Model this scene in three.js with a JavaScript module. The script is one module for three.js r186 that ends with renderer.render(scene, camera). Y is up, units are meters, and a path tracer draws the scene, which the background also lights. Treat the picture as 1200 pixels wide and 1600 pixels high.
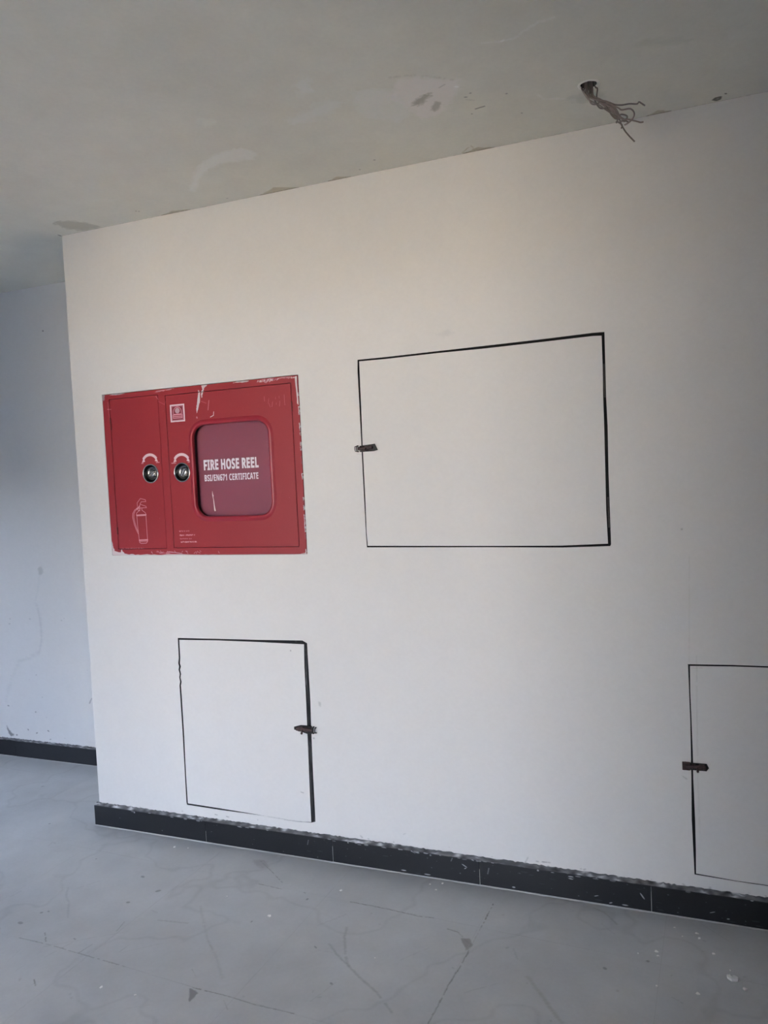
import * as THREE from 'three';
import { ImprovedNoise } from 'three/addons/math/ImprovedNoise.js';
import { mergeGeometries, mergeVertices } from 'three/addons/utils/BufferGeometryUtils.js';
import { RoundedBoxGeometry } from 'three/addons/geometries/RoundedBoxGeometry.js';
import { ConvexGeometry } from 'three/addons/geometries/ConvexGeometry.js';
import { TextGeometry } from 'three/addons/geometries/TextGeometry.js';
import { FontLoader } from 'three/addons/loaders/FontLoader.js';

// ---------------------------------------------------------------- camera, sky, sun, exposure
const scene = new THREE.Scene();
const camera = new THREE.PerspectiveCamera(67.38, 0.75, 0.05, 200);
camera.position.set(0, 1.6, 0);
camera.rotation.order = 'YXZ';
camera.rotation.set(-0.04811, 0.37812, -0.04714);
scene.add(camera);

const renderer = new THREE.WebGLRenderer({ antialias: true });
renderer.toneMapping = THREE.LinearToneMapping;
renderer.toneMappingExposure = 4.1;
renderer.shadowMap.enabled = true;

const sunDir = new THREE.Vector3(0.03, 0.8, -0.6).normalize();      // stands behind the building: lights the yard, never enters
// hazy summer sky: whitish near the horizon, pale blue overhead, the same all round
const skyW = 64, skyH = 256, skyData = new Float32Array(skyW * skyH * 4);
for (let j = 0; j < skyH; j++) {
  const up = Math.max(0, Math.sin(((j + 0.5) / skyH - 0.5) * Math.PI)), k = Math.pow(up, 0.55);
  const c = [0.97 + (0.42 - 0.97) * k, 1.0 + (0.59 - 1.0) * k, 1.08 + (0.96 - 1.08) * k];
  for (let i = 0; i < skyW; i++) { const o = (j * skyW + i) * 4; skyData[o] = c[0]; skyData[o + 1] = c[1]; skyData[o + 2] = c[2]; skyData[o + 3] = 1; }
}
const sky = new THREE.DataTexture(skyData, skyW, skyH, THREE.RGBAFormat, THREE.FloatType);
sky.mapping = THREE.EquirectangularReflectionMapping; sky.magFilter = THREE.LinearFilter; sky.needsUpdate = true;
scene.background = sky;
scene.backgroundIntensity = 6;

const sun = new THREE.DirectionalLight(0xfff4e6, 48);
sun.name = 'sun';
sun.position.copy(sunDir).multiplyScalar(30);
sun.castShadow = true;
sun.shadow.mapSize.set(2048, 2048);
Object.assign(sun.shadow.camera, { left: -16, right: 16, top: 16, bottom: -16, near: 1, far: 70 });
scene.add(sun);

// ---------------------------------------------------------------- helpers
const HC = 2.768, WZ = -2.819, RZ = -3.43;                            // ceiling height, front wall face, recessed wall face
const XL = -4.75, XR = 1.7, ZB = 4.5;                                 // room limits: left, right, behind the camera
const WX = -2.653;                                                    // outer corner of the front wall block
let seed = 7;
const rnd = () => { seed = (seed * 1664525 + 1013904223) >>> 0; return seed / 4294967296; };
const rr = (a, b) => a + (b - a) * rnd();
const noise = new ImprovedNoise();
const fbm = (x, y, z = 0, n = 4) => { let s = 0, a = 0.5; for (let i = 0; i < n; i++) { s += a * noise.noise(x, y, z + i * 7.3); x *= 2.03; y *= 2.03; a *= 0.5; } return s; };
const count = {};
const numbered = (n) => { const k = count[n] = (count[n] ?? -1) + 1; return k ? n + '_' + String(k).padStart(3, '0') : n; };
const mesh = (name, geo, mat, parent = scene) => {
  const m = new THREE.Mesh(geo, mat);
  m.name = parent === scene ? numbered(name) : name; m.castShadow = m.receiveShadow = true; parent.add(m); return m;
};
const thing = (name, label, category, pos = [0, 0, 0], group) => {
  const g = new THREE.Group(); g.name = numbered(name); g.position.set(...pos);
  g.userData = { label, category }; if (group) g.userData.group = group; scene.add(g); return g;
};
const struct = (name) => { const g = new THREE.Group(); g.name = name; g.userData = { kind: 'structure' }; scene.add(g); return g; };
const structMesh = (name, geo, mat) => { const m = mesh(name, geo, mat); m.userData = { kind: 'structure' }; return m; };
const box = (x0, x1, y0, y1, z0, z1) => new THREE.BoxGeometry(x1 - x0, y1 - y0, z1 - z0).translate((x0 + x1) / 2, (y0 + y1) / 2, (z0 + z1) / 2);
const rbox = (x0, x1, y0, y1, z0, z1, r) => new RoundedBoxGeometry(x1 - x0, y1 - y0, z1 - z0, 2, r).translate((x0 + x1) / 2, (y0 + y1) / 2, (z0 + z1) / 2);
const path = (pts, Type = THREE.Shape) => new Type(pts.map(([x, y]) => new THREE.Vector2(x, y)));
const plain = (...gs) => mergeGeometries(gs.map((g) => { const q = g.index ? g.toNonIndexed() : g; for (const k of Object.keys(q.attributes)) if (!['position', 'normal', 'uv'].includes(k)) q.deleteAttribute(k); return q; }));
function planarUV(geo, ax, ay, x0, y0, w, h) {                        // uv from two model axes over a rectangle in metres
  const p = geo.attributes.position, uv = new Float32Array(p.count * 2);
  for (let i = 0; i < p.count; i++) { uv[i * 2] = (p.getComponent(i, ax) - x0) / w; uv[i * 2 + 1] = (p.getComponent(i, ay) - y0) / h; }
  geo.setAttribute('uv', new THREE.BufferAttribute(uv, 2)); return geo;
}
// canvas texture over a rectangle in metres: base(u, v) gives sRGB triples, marks(ctx, X, Y, S) draws in metres
function surface(w, h, x0, y0, wm, hm, base, marks, flip = true) {
  const c = document.createElement('canvas'); c.width = w; c.height = h;
  const ctx = c.getContext('2d'), low = document.createElement('canvas'), lw = low.width = Math.ceil(w / 3), lh = low.height = Math.ceil(h / 3), lc = low.getContext('2d'), im = lc.createImageData(lw, lh);
  for (let j = 0; j < lh; j++) for (let i = 0; i < lw; i++) {        // the ground tone, at a third of the resolution
    const x = x0 + (i + 0.5) / lw * wm, y = flip ? y0 + (1 - (j + 0.5) / lh) * hm : y0 + (j + 0.5) / lh * hm, o = (j * lw + i) * 4, col = base(x, y);
    im.data[o] = col[0]; im.data[o + 1] = col[1]; im.data[o + 2] = col[2]; im.data[o + 3] = 255;
  }
  lc.putImageData(im, 0, 0); ctx.imageSmoothingEnabled = true; ctx.imageSmoothingQuality = 'high'; ctx.drawImage(low, 0, 0, w, h);
  const X = (x) => (x - x0) / wm * w, Y = (y) => (flip ? 1 - (y - y0) / hm : (y - y0) / hm) * h, S = w / wm;
  ctx.lineCap = ctx.lineJoin = 'round';
  marks?.(ctx, X, Y, S);
  const t = new THREE.CanvasTexture(c); t.colorSpace = THREE.SRGBColorSpace; t.anisotropy = 8; return t;
}
// hand-drawn marks: a broken, uneven stroke and a soft-edged ragged patch, both in metres
function stroke(ctx, X, Y, S, pts, width, color, uneven = 0.5) {
  ctx.strokeStyle = color; ctx.lineCap = 'butt';
  for (let k = 0; k < pts.length - 1; k++) {
    const [ax, ay] = pts[k], [bx, by] = pts[k + 1], n = Math.max(2, Math.round(Math.hypot(bx - ax, by - ay) / 0.012));
    for (let i = 0; i < n; i++) {
      if (rnd() < 0.12 * uneven) continue;
      const t0 = i / n, t1 = (i + 1) / n, j = () => rr(-1, 1) * width * 0.35 * uneven;
      ctx.globalAlpha = 1 - 0.6 * uneven * rnd(); ctx.lineWidth = Math.max(0.6, width * S * (1 - uneven * 0.6 * rnd()));
      const a = [X(ax + (bx - ax) * t0 + j()), Y(ay + (by - ay) * t0 + j())], b = [X(ax + (bx - ax) * t1 + j()), Y(ay + (by - ay) * t1 + j())], lw = ctx.lineWidth, ga = ctx.globalAlpha;
      for (const [f, q] of lw > 2 ? [[1.25, 0.3], [0.9, 0.35], [0.5, 0.4]] : [[1, 1]]) { ctx.lineWidth = lw * f; ctx.globalAlpha = ga * q; ctx.beginPath(); ctx.moveTo(...a); ctx.lineTo(...b); ctx.stroke(); }
    }
  }
  ctx.globalAlpha = 1;
}
function patch(ctx, X, Y, S, pts, rgb, alpha, rough = 0.012, layers = 4) {
  for (let l = 0; l < layers; l++) {
    ctx.fillStyle = `rgba(${rgb},${alpha / layers * 1.6})`; ctx.beginPath();
    const dense = [];
    pts.forEach(([ax, ay], k) => { const [bx, by] = pts[(k + 1) % pts.length]; for (let i = 0; i < 5; i++) dense.push([ax + (bx - ax) * i / 5, ay + (by - ay) * i / 5]); });
    dense.forEach(([x, y], k) => { const a = X(x + rr(-1, 1) * rough), b = Y(y + rr(-1, 1) * rough); k ? ctx.lineTo(a, b) : ctx.moveTo(a, b); });
    ctx.closePath(); ctx.fill();
  }
}
const dot = (ctx, X, Y, S, [x, y], r, color) => { ctx.fillStyle = color; ctx.beginPath(); ctx.ellipse(X(x), Y(y), r * S * rr(0.8, 1.5), r * S * rr(0.5, 0.9), rr(0, 3), 0, 7); ctx.fill(); };
const tint = (c, d) => [c[0] + d, c[1] + d, c[2] + d];
const std = (o) => new THREE.MeshStandardMaterial({ roughness: 0.8, ...o });
function grainTexture(size, metres, f, amp) {                        // a grey bump grain that repeats
  const d = new Uint8Array(size * size * 4);
  for (let j = 0; j < size; j++) for (let i = 0; i < size; i++) {
    const a = i / size * 2 * Math.PI, b = j / size * 2 * Math.PI, R = f / (2 * Math.PI);
    const v = 128 + amp * (noise.noise(Math.cos(a) * R + 9, Math.sin(a) * R + Math.cos(b) * R, Math.sin(b) * R + 3) + 0.5 * noise.noise(Math.cos(a) * R * 2.1, Math.sin(a) * R * 2.1 + Math.cos(b) * R * 2.1 + 5, Math.sin(b) * R * 2.1)); const o = (j * size + i) * 4; d[o] = d[o + 1] = d[o + 2] = v; d[o + 3] = 255;
  }
  const t = new THREE.DataTexture(d, size, size); t.wrapS = t.wrapT = THREE.RepeatWrapping; t.magFilter = THREE.LinearFilter; t.minFilter = THREE.LinearMipmapLinearFilter; t.generateMipmaps = true; t.needsUpdate = true;
  return t;
}

// ---------------------------------------------------------------- materials of the shell
const WALLC = [226, 224, 221], CEILC = [226, 223, 210], FLOORC = [183, 183, 181];
const plainWall = std({ color: new THREE.Color().setRGB(...WALLC.map((v) => v / 255), THREE.SRGBColorSpace), roughness: 0.72 });
const dark = std({ color: 0x0b0a0a, roughness: 0.9 });

// ---------------------------------------------------------------- outlines read off the wall, in metres on its face
const hatchOutlines = {
  upper: {
    o: [[-1.2022, 2.0595], [-1.0812, 2.0585], [-0.8797, 2.0596], [-0.6807, 2.0605], [-0.4571, 2.0621], [-0.2981, 2.065], [-0.2581, 2.0638], [-0.2587, 1.9515], [-0.2596, 1.8403], [-0.2578, 1.7342], [-0.2599, 1.5729], [-0.2596, 1.4383], [-0.2593, 1.3167], [-0.2625, 1.3101], [-0.4298, 1.3064], [-0.7119, 1.3104], [-1.2005, 1.3141], [-1.2021, 1.3725], [-1.2027, 1.5252], [-1.2033, 1.7245], [-1.2032, 1.827], [-1.2044, 2.019]],
    i: [[-1.1957, 2.0528], [-1.0815, 2.0511], [-0.8736, 2.0523], [-0.6811, 2.0506], [-0.4574, 2.0523], [-0.2985, 2.0538], [-0.268, 2.0516], [-0.268, 1.9524], [-0.2694, 1.8411], [-0.2694, 1.7343], [-0.2708, 1.5734], [-0.2721, 1.4386], [-0.2697, 1.3189], [-0.4295, 1.3136], [-0.7117, 1.3152], [-1.1965, 1.3203], [-1.1991, 1.3724], [-1.1975, 1.525], [-1.1984, 1.7242], [-1.1969, 1.8265], [-1.1958, 2.0182]],
  },
  left: {
    o: [[-2.1412, 0.9156], [-1.9199, 0.9188], [-1.7186, 0.9217], [-1.5133, 0.9263], [-1.492, 0.9158], [-1.4916, 0.8146], [-1.4908, 0.6678], [-1.4931, 0.5771], [-1.4943, 0.5034], [-1.4959, 0.3611], [-1.4962, 0.2462], [-1.4967, 0.1547], [-1.516, 0.1484], [-1.5852, 0.1446], [-1.7412, 0.1492], [-1.8343, 0.1496], [-1.9718, 0.1493], [-2.1455, 0.1519], [-2.148, 0.1649], [-2.1474, 0.2949], [-2.1461, 0.4782], [-2.1468, 0.6368], [-2.1475, 0.7], [-2.1425, 0.717], [-2.1465, 0.735], [-2.142, 0.752], [-2.1475, 0.771], [-2.1435, 0.786], [-2.147, 0.8], [-2.1419, 0.8248]],
    i: [[-2.1339, 0.9069], [-1.9204, 0.9117], [-1.7192, 0.912], [-1.5067, 0.9106], [-1.5106, 0.8137], [-1.511, 0.6665], [-1.5118, 0.5757], [-1.5131, 0.5018], [-1.515, 0.3591], [-1.5166, 0.2439], [-1.5165, 0.1506], [-1.5851, 0.1451], [-1.7411, 0.1497], [-1.8406, 0.1529], [-1.9713, 0.1563], [-2.1408, 0.1592], [-2.1413, 0.1657], [-2.1418, 0.2955], [-2.1388, 0.4788], [-2.1388, 0.6373], [-2.1398, 0.7], [-2.135, 0.717], [-2.1405, 0.735], [-2.1352, 0.752], [-2.1395, 0.771], [-2.134, 0.786], [-2.138, 0.8], [-2.1346, 0.8251]],
  },
  right: {
    o: [[0.622, 0.9035], [0.2316, 0.9024], [0.1252, 0.9016], [-0.0173, 0.8974], [-0.0163, 0.8948], [-0.0154, 0.8042], [-0.0142, 0.6971], [-0.0152, 0.5636], [-0.016, 0.4931], [-0.0183, 0.347], [-0.0162, 0.2373], [-0.0144, 0.1514], [0.1174, 0.1475], [0.216, 0.1463], [0.625, 0.145]],
    i: [[0.612, 0.8975], [0.2315, 0.8974], [0.125, 0.8963], [-0.0102, 0.8917], [-0.0115, 0.8044], [-0.0099, 0.6974], [-0.0088, 0.5642], [-0.0096, 0.4938], [-0.0075, 0.3483], [-0.0078, 0.2385], [-0.0095, 0.1556], [0.1175, 0.1496], [0.216, 0.1487], [0.615, 0.148]],
  },
};
const CX0 = -2.4757, CX1 = -1.4712, CY0 = 1.2894, CY1 = 2.0240;       // fire cabinet outline
const gap = 0.0022;
const cabinetHole = [[CX0 - gap, CY0 - gap * 0.5], [CX1 + gap, CY0 - gap * 0.5], [CX1 + gap * 1.3, 1.62], [CX1 + gap, CY1 + gap], [CX0 - gap, CY1 + gap]];

// ---------------------------------------------------------------- floor: polished tiles in grout
const gridTurn = 0.038, tileSize = 0.605, joint = 0.0004, pivot = [-0.748, -1.93];
const toRoom = (a, b) => [pivot[0] + a * Math.cos(gridTurn) - b * Math.sin(gridTurn), pivot[1] + a * Math.sin(gridTurn) + b * Math.cos(gridTurn)];
const FX0 = -4.55, FZ0 = -3.43, FW = 5.25, FH = 2.35;
const floorMap = surface(2048, 1024, FX0, FZ0, FW, FH, (x, z) => {
  const cloud = fbm(x * 2.2, z * 2.2, 1, 4) * 16 + fbm(x * 8, z * 8, 4, 3) * 10, vein = Math.abs(fbm(x * 1.6 + 3, z * 1.6, 9, 4));
  return tint(FLOORC, cloud - (vein < 0.02 ? (1 - vein / 0.02) * 9 : 0) + rr(-1.5, 1.5));
}, (ctx, X, Y, S) => {
  const dirt = 'rgba(114,112,106,0.8)', soft = 'rgba(147,144,139,0.55)';
  const L = (pts, w, c = dirt, u = 0.7) => stroke(ctx, X, Y, S, pts, w, c, u);
  L([[-2.28, -1.99], [-2.13, -1.99], [-1.964, -1.981], [-1.793, -1.973]], 0.004);
  L([[-1.793, -1.973], [-1.51, -1.955]], 0.003, soft);
  L([[-1.51, -1.953], [-1.379, -1.953], [-1.27, -1.945], [-1.139, -1.947]], 0.0045);
  L([[-0.709, -2.694], [-0.715, -2.537]], 0.005, 'rgba(109,106,98,0.8)');
  L([[-0.715, -2.537], [-0.721, -2.398]], 0.003, soft);
  L([[-0.721, -2.398], [-0.727, -2.302], [-0.737, -2.207], [-0.739, -2.115], [-0.745, -2.029]], 0.005);
  L([[-1.225, -2.551], [-1.087, -2.548], [-0.945, -2.536], [-0.891, -2.544]], 0.006);
  L([[-0.828, -2.494], [-0.786, -2.487], [-0.745, -2.446], [-0.725, -2.43]], 0.007, 'rgba(125,122,114,0.7)');
  patch(ctx, X, Y, S, [[-0.765, -2.455], [-0.735, -2.462], [-0.718, -2.43], [-0.728, -2.395], [-0.745, -2.42]], '128,124,117', 0.7, 0.004);
  L([[-1.718, -2.726], [-1.625, -2.661], [-1.542, -2.598]], 0.004); L([[-1.629, -2.562], [-1.521, -2.555]], 0.004);
  patch(ctx, X, Y, S, [[-1.75, -2.72], [-1.7, -2.74], [-1.66, -2.69], [-1.69, -2.67]], '150,148,144', 0.4, 0.01);
  L([[-1.19, -2.293], [-1.142, -2.249], [-1.073, -2.2], [-1.008, -2.154], [-0.934, -2.107], [-0.86, -2.04]], 0.011, 'rgba(141,140,136,0.55)', 0.4);
  L([[-1.17, -2.4], [-1.156, -2.346], [-1.104, -2.243], [-1.073, -2.2]], 0.012, 'rgba(144,143,139,0.5)', 0.4);
  L([[-1.764, -2.361], [-1.69, -2.274], [-1.605, -2.179], [-1.562, -2.143], [-1.525, -2.111], [-1.44, -2.02]], 0.014, 'rgba(160,159,156,0.4)', 0.4);
  L([[-1.605, -2.179], [-1.562, -2.143]], 0.005, soft);
  L([[-2.002, -1.98], [-1.99, -2.041]], 0.003); L([[-1.962, -2.129], [-1.974, -2.187]], 0.003); L([[-1.866, -2.034], [-1.861, -2.077]], 0.004, soft);
  L([[-2.213, -2.043], [-2.163, -1.999]], 0.004); L([[-1.861, -2.23], [-1.8, -2.241], [-1.723, -2.251]], 0.011, soft, 0.4);
  L([[-2.367, -2.317], [-2.325, -2.261], [-2.278, -2.228], [-2.2, -2.14]], 0.011, 'rgba(152,152,152,0.45)', 0.5); L([[-2.039, -1.827], [-2.008, -1.801]], 0.005);
  patch(ctx, X, Y, S, [[-1.515, -1.948], [-1.49, -1.943], [-1.475, -1.935], [-1.476, -1.892]], '118,116,112', 0.8, 0.003);
  L([[-0.514, -2.326], [-0.471, -2.276], [-0.42, -2.203], [-0.374, -2.148], [-0.3, -2.07]], 0.016, 'rgba(152,148,139,0.5)', 0.4);
  L([[-1.566, -2.031], [-1.518, -1.992]], 0.003, soft); L([[-1.38, -1.934], [-1.341, -1.899]], 0.004, soft); L([[-0.085, -2.36], [-0.052, -2.341]], 0.007, soft);
  L([[-0.359, -2.773], [-0.317, -2.752], [-0.268, -2.69]], 0.01, soft, 0.4); L([[-2.727, -2.569], [-2.736, -2.604], [-2.711, -2.598]], 0.006, soft);
  L([[-2.15, -1.975], [-1.95, -2.12], [-1.92, -2.14]], 0.003, soft); L([[-1.86, -2.03], [-1.75, -2.12]], 0.003, soft);
  for (const q of [[-2.328, -2.14], [-2.308, -2.155], [-2.352, -2.063], [-2.076, -2.045], [-1.99, -2.4], [-2.123, -2.472], [-2.424, -2.537], [-1.518, -2.327], [-1.225, -2.26], [-1.091, -2.105], [-2.051, -2.297], [-1.39, -2.519], [-1.421, -2.557], [-0.286, -2.437], [-0.16, -2.514], [-2.9, -2.75], [-3.3, -3.1]]) dot(ctx, X, Y, S, q, rr(0.004, 0.009), 'rgba(117,116,114,0.6)');
  for (let k = 0; k < 90; k++) dot(ctx, X, Y, S, [rr(-4.5, 0.4), rr(-3.3, -1.3)], rr(0.002, 0.007), `rgba(136,135,133,${rr(0.15, 0.4)})`);
  for (let k = 0; k < 70; k++) { const x = rr(-4.5, 0.4), z = rr(-3.3, -1.3), a = rr(0, 6.3), l = rr(0.03, 0.14); L([[x, z], [x + Math.cos(a) * l, z + Math.sin(a) * l]], rr(0.003, 0.012), `rgba(152,151,148,${rr(0.2, 0.4)})`, 0.6); }
}, false);
floorMap.flipY = false;
const floorRough = grainTexture(256, 1, 9, 60);
const tileShown = std({ map: floorMap, roughness: 0.42 });
const tileMaps = [0, 1, 2].map((k) => std({ color: new THREE.Color().setRGB(...FLOORC.map((v) => (v - 3 + 3 * k) / 255), THREE.SRGBColorSpace), roughness: 0.42 }));
const floor = struct('floor');
mesh('grout', box(XL - 0.2, XR + 0.2, -0.2, -0.0003, RZ - 0.2, ZB + 0.2), std({ color: 0xaaa9a5, roughness: 0.9 }), floor);
function clip(poly, axis, limit, sign) {
  const out = [];
  poly.forEach((a, k) => {
    const b = poly[(k + 1) % poly.length], da = (a[axis] - limit) * sign, db = (b[axis] - limit) * sign;
    if (da >= 0) out.push(a);
    if (da * db < 0) { const t = da / (da - db); out.push([a[0] + (b[0] - a[0]) * t, a[1] + (b[1] - a[1]) * t]); }
  });
  return out;
}
for (let i = -8; i <= 5; i++) for (let j = -4; j <= 9; j++) {
  const a0 = i * tileSize + joint, a1 = (i + 1) * tileSize - joint, b0 = j * tileSize + joint, b1 = (j + 1) * tileSize - joint;
  let q = [toRoom(a0, b0), toRoom(a1, b0), toRoom(a1, b1), toRoom(a0, b1)];
  for (const [ax, lim, s] of [[0, XL, 1], [0, XR, -1], [1, RZ, 1], [1, ZB, -1]]) if (q.length) q = clip(q, ax, lim, s);
  if (q.length < 3) continue;
  const area = Math.abs(q.reduce((s, a, k) => { const b = q[(k + 1) % q.length]; return s + a[0] * b[1] - b[0] * a[1]; }, 0)) / 2;
  if (area < 0.004) continue;
  const cz = q.reduce((s, p) => s + p[1], 0) / q.length;
  const g = new THREE.ExtrudeGeometry(path(q.map(([x, z]) => [x, -z])), { depth: 0.008, bevelEnabled: false }).rotateX(-Math.PI / 2).translate(0, -0.008, 0);
  planarUV(g, 0, 2, FX0, FZ0, FW, FH);
  mesh('floor_tile', g, Math.max(...q.map((p) => p[1])) < -1.09 && Math.max(...q.map((p) => p[0])) < 0.69 ? tileShown : tileMaps[(i * 7 + j * 3 + 300) % 3], floor).rotation.set(0, 0, 0);
}

// ---------------------------------------------------------------- ceiling: grey skim-coated concrete
const QX0 = -4.75, QZ0 = -3.43, QW = 5.25, QH = 2.7;
const ceilMap = surface(2048, 1024, QX0, QZ0, QW, QH, (x, z) => tint(CEILC, fbm(x * 1.3, z * 1.3, 21, 4) * 12 + fbm(x * 9, z * 9, 5, 3) * 6 + rr(-1.5, 1.5)), (ctx, X, Y, S) => {
  const Pt = (p, rgb, a, r, l) => patch(ctx, X, Y, S, p, rgb, a, r, l), L = (p, w, c, u = 0.6) => stroke(ctx, X, Y, S, p, w, c, u);
  Pt([[-1.818, -2.635], [-1.73, -2.534], [-1.629, -2.452], [-1.541, -2.403], [-1.466, -2.39], [-1.419, -2.4], [-1.404, -2.461], [-1.428, -2.495], [-1.501, -2.488], [-1.56, -2.472], [-1.634, -2.499], [-1.718, -2.558], [-1.806, -2.661]], '243,242,237', 0.38, 0.012);
  Pt([[-1.189, -2.281], [-1.108, -2.261], [-1.008, -2.219], [-0.959, -2.255], [-1.022, -2.294], [-1.106, -2.324], [-1.177, -2.326]], '243,242,237', 0.2, 0.02);
  Pt([[-1.434, -2.154], [-1.391, -2.163], [-1.392, -2.201], [-1.439, -2.215]], '243,242,237', 0.22, 0.02); Pt([[-1.059, -2.105], [-1.0, -2.074], [-1.017, -2.148], [-1.065, -2.167]], '243,242,237', 0.2, 0.02);
  Pt([[-0.769, -2.201], [-0.706, -2.223], [-0.65, -2.266], [-0.601, -2.301], [-0.63, -2.368], [-0.675, -2.413], [-0.729, -2.482], [-0.787, -2.49], [-0.796, -2.422], [-0.808, -2.333], [-0.819, -2.293]], '243,242,237', 0.3, 0.02);
  Pt([[-0.92, -2.2], [-0.82, -2.25], [-0.8, -2.42], [-0.87, -2.47], [-0.95, -2.36]], '243,242,237', 0.2, 0.02);
  L([[-0.79, -2.185], [-0.72, -2.205], [-0.67, -2.24], [-0.62, -2.285]], 0.014, 'rgba(194,190,178,0.4)');
  Pt([[-0.783, -2.375], [-0.761, -2.352], [-0.716, -2.329], [-0.708, -2.334], [-0.72, -2.355], [-0.757, -2.388], [-0.768, -2.389]], '162,158,143', 0.6);
  Pt([[-0.742, -2.438], [-0.727, -2.41], [-0.708, -2.391], [-0.696, -2.396], [-0.711, -2.436], [-0.729, -2.451]], '168,164,150', 0.5, 0.007);
  L([[-0.609, -2.497], [-0.575, -2.492]], 0.006, 'rgba(100,95,86,0.9)', 0.2); L([[-0.675, -2.312], [-0.65, -2.3]], 0.005, 'rgba(170,166,156,0.7)'); L([[-0.62, -2.42], [-0.595, -2.44]], 0.004, 'rgba(180,176,166,0.6)');
  for (const q of [[-0.627, -2.525], [-0.595, -2.388], [-0.615, -2.406], [-0.477, -2.596], [-0.494, -2.443], [-2.149, -2.722], [-2.14, -2.73], [-1.133, -2.77], [-1.05, -2.714], [-1.734, -2.782]]) dot(ctx, X, Y, S, q, 0.0045, 'rgba(150,146,136,0.7)');
  dot(ctx, X, Y, S, [-0.623, -2.33], 0.006, 'rgba(250,249,244,0.9)'); dot(ctx, X, Y, S, [-0.44, -2.146], 0.006, 'rgba(250,249,244,0.9)');
  L([[-0.498, -2.13], [-0.448, -2.146], [-0.404, -2.147], [-0.374, -2.124], [-0.336, -2.102], [-0.29, -2.1]], 0.012, 'rgba(240,238,232,0.6)'); L([[-0.406, -2.493], [-0.393, -2.534], [-0.356, -2.549], [-0.301, -2.587]], 0.012, 'rgba(240,238,232,0.6)');
  // damp and dirt along the wall line
  Pt([[-2.559, -2.68], [-2.523, -2.664], [-2.466, -2.688], [-2.43, -2.736], [-2.42, -2.815], [-2.507, -2.815], [-2.558, -2.756]], '190,184,168', 0.6, 0.018);
  L([[-2.56, -2.672], [-2.5, -2.66]], 0.008, 'rgba(175,169,154,0.6)'); dot(ctx, X, Y, S, [-2.652, -2.806], 0.009, 'rgba(110,105,96,0.8)'); L([[-2.66, -2.79], [-2.64, -2.81]], 0.01, 'rgba(244,242,236,0.8)', 0.2);
  for (const [a, b, w] of [[-2.09, -1.94, 0.018], [-1.60, -1.42, 0.032], [-1.29, -1.19, 0.018], [-0.74, -0.62, 0.02], [-0.10, -0.02, 0.018]]) { Pt([[a, -2.819], [(a * 2 + b) / 3, -2.819 + w], [(a + b) / 2, -2.819 + w * 1.6], [b, -2.819]], '176,164,138', 0.45, 0.006); L([[a, -2.816], [b, -2.816]], 0.007, 'rgba(120,110,94,0.7)'); }
  L([[-0.739, -2.808], [-0.696, -2.761], [-0.68, -2.816]], 0.006, 'rgba(180,166,138,0.6)');
  L([[-2.65, -2.8175], [0.4, -2.8175]], 0.0035, 'rgba(150,144,132,0.6)', 0.9);
  Pt([[0.105, -2.797], [0.115, -2.783], [0.134, -2.782], [0.132, -2.805], [0.119, -2.811]], '98,93,82', 1.1, 0.002); Pt([[0.114, -2.796], [0.126, -2.79], [0.124, -2.8]], '176,172,160', 0.8, 0.002); dot(ctx, X, Y, S, [0.145, -2.77], 0.004, 'rgba(96,92,84,0.8)');
  Pt([[-0.127, -2.332], [-0.059, -2.331], [0.024, -2.346], [0.041, -2.389], [-0.052, -2.37]], '206,201,190', 0.3, 0.02);
  Pt([[-0.33, -2.56], [-0.24, -2.55], [-0.21, -2.6], [-0.3, -2.62]], '200,194,183', 0.35, 0.02);
}, false);
ceilMap.flipY = false;
const ceilMat = std({ map: ceilMap, roughness: 0.85, bumpMap: (() => { const t = grainTexture(256, 1, 12, 60); t.repeat.set(6, 3); return t; })(), bumpScale: 0.0005 });
const HX = -0.252, HZ = -2.506, HR = 0.0275;                          // hole of the ceiling box
const ceilShape = path([[XL - 0.2, -(ZB + 0.2)], [XR + 0.2, -(ZB + 0.2)], [XR + 0.2, -(RZ - 0.2)], [XL - 0.2, -(RZ - 0.2)]]);
ceilShape.holes.push(path(Array.from({ length: 40 }, (_, k) => { const a = k / 40 * 2 * Math.PI, r = HR * (1 + 0.05 * fbm(Math.cos(a) * 2, Math.sin(a) * 2, 3)); return [HX + r * Math.cos(a), -HZ + r * Math.sin(a)]; }), THREE.Path));
structMesh('ceiling', planarUV(new THREE.ExtrudeGeometry(ceilShape, { depth: 0.2, bevelEnabled: false }).rotateX(-Math.PI / 2).translate(0, HC, 0), 0, 2, QX0, QZ0, QW, QH), ceilMat);

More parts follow.
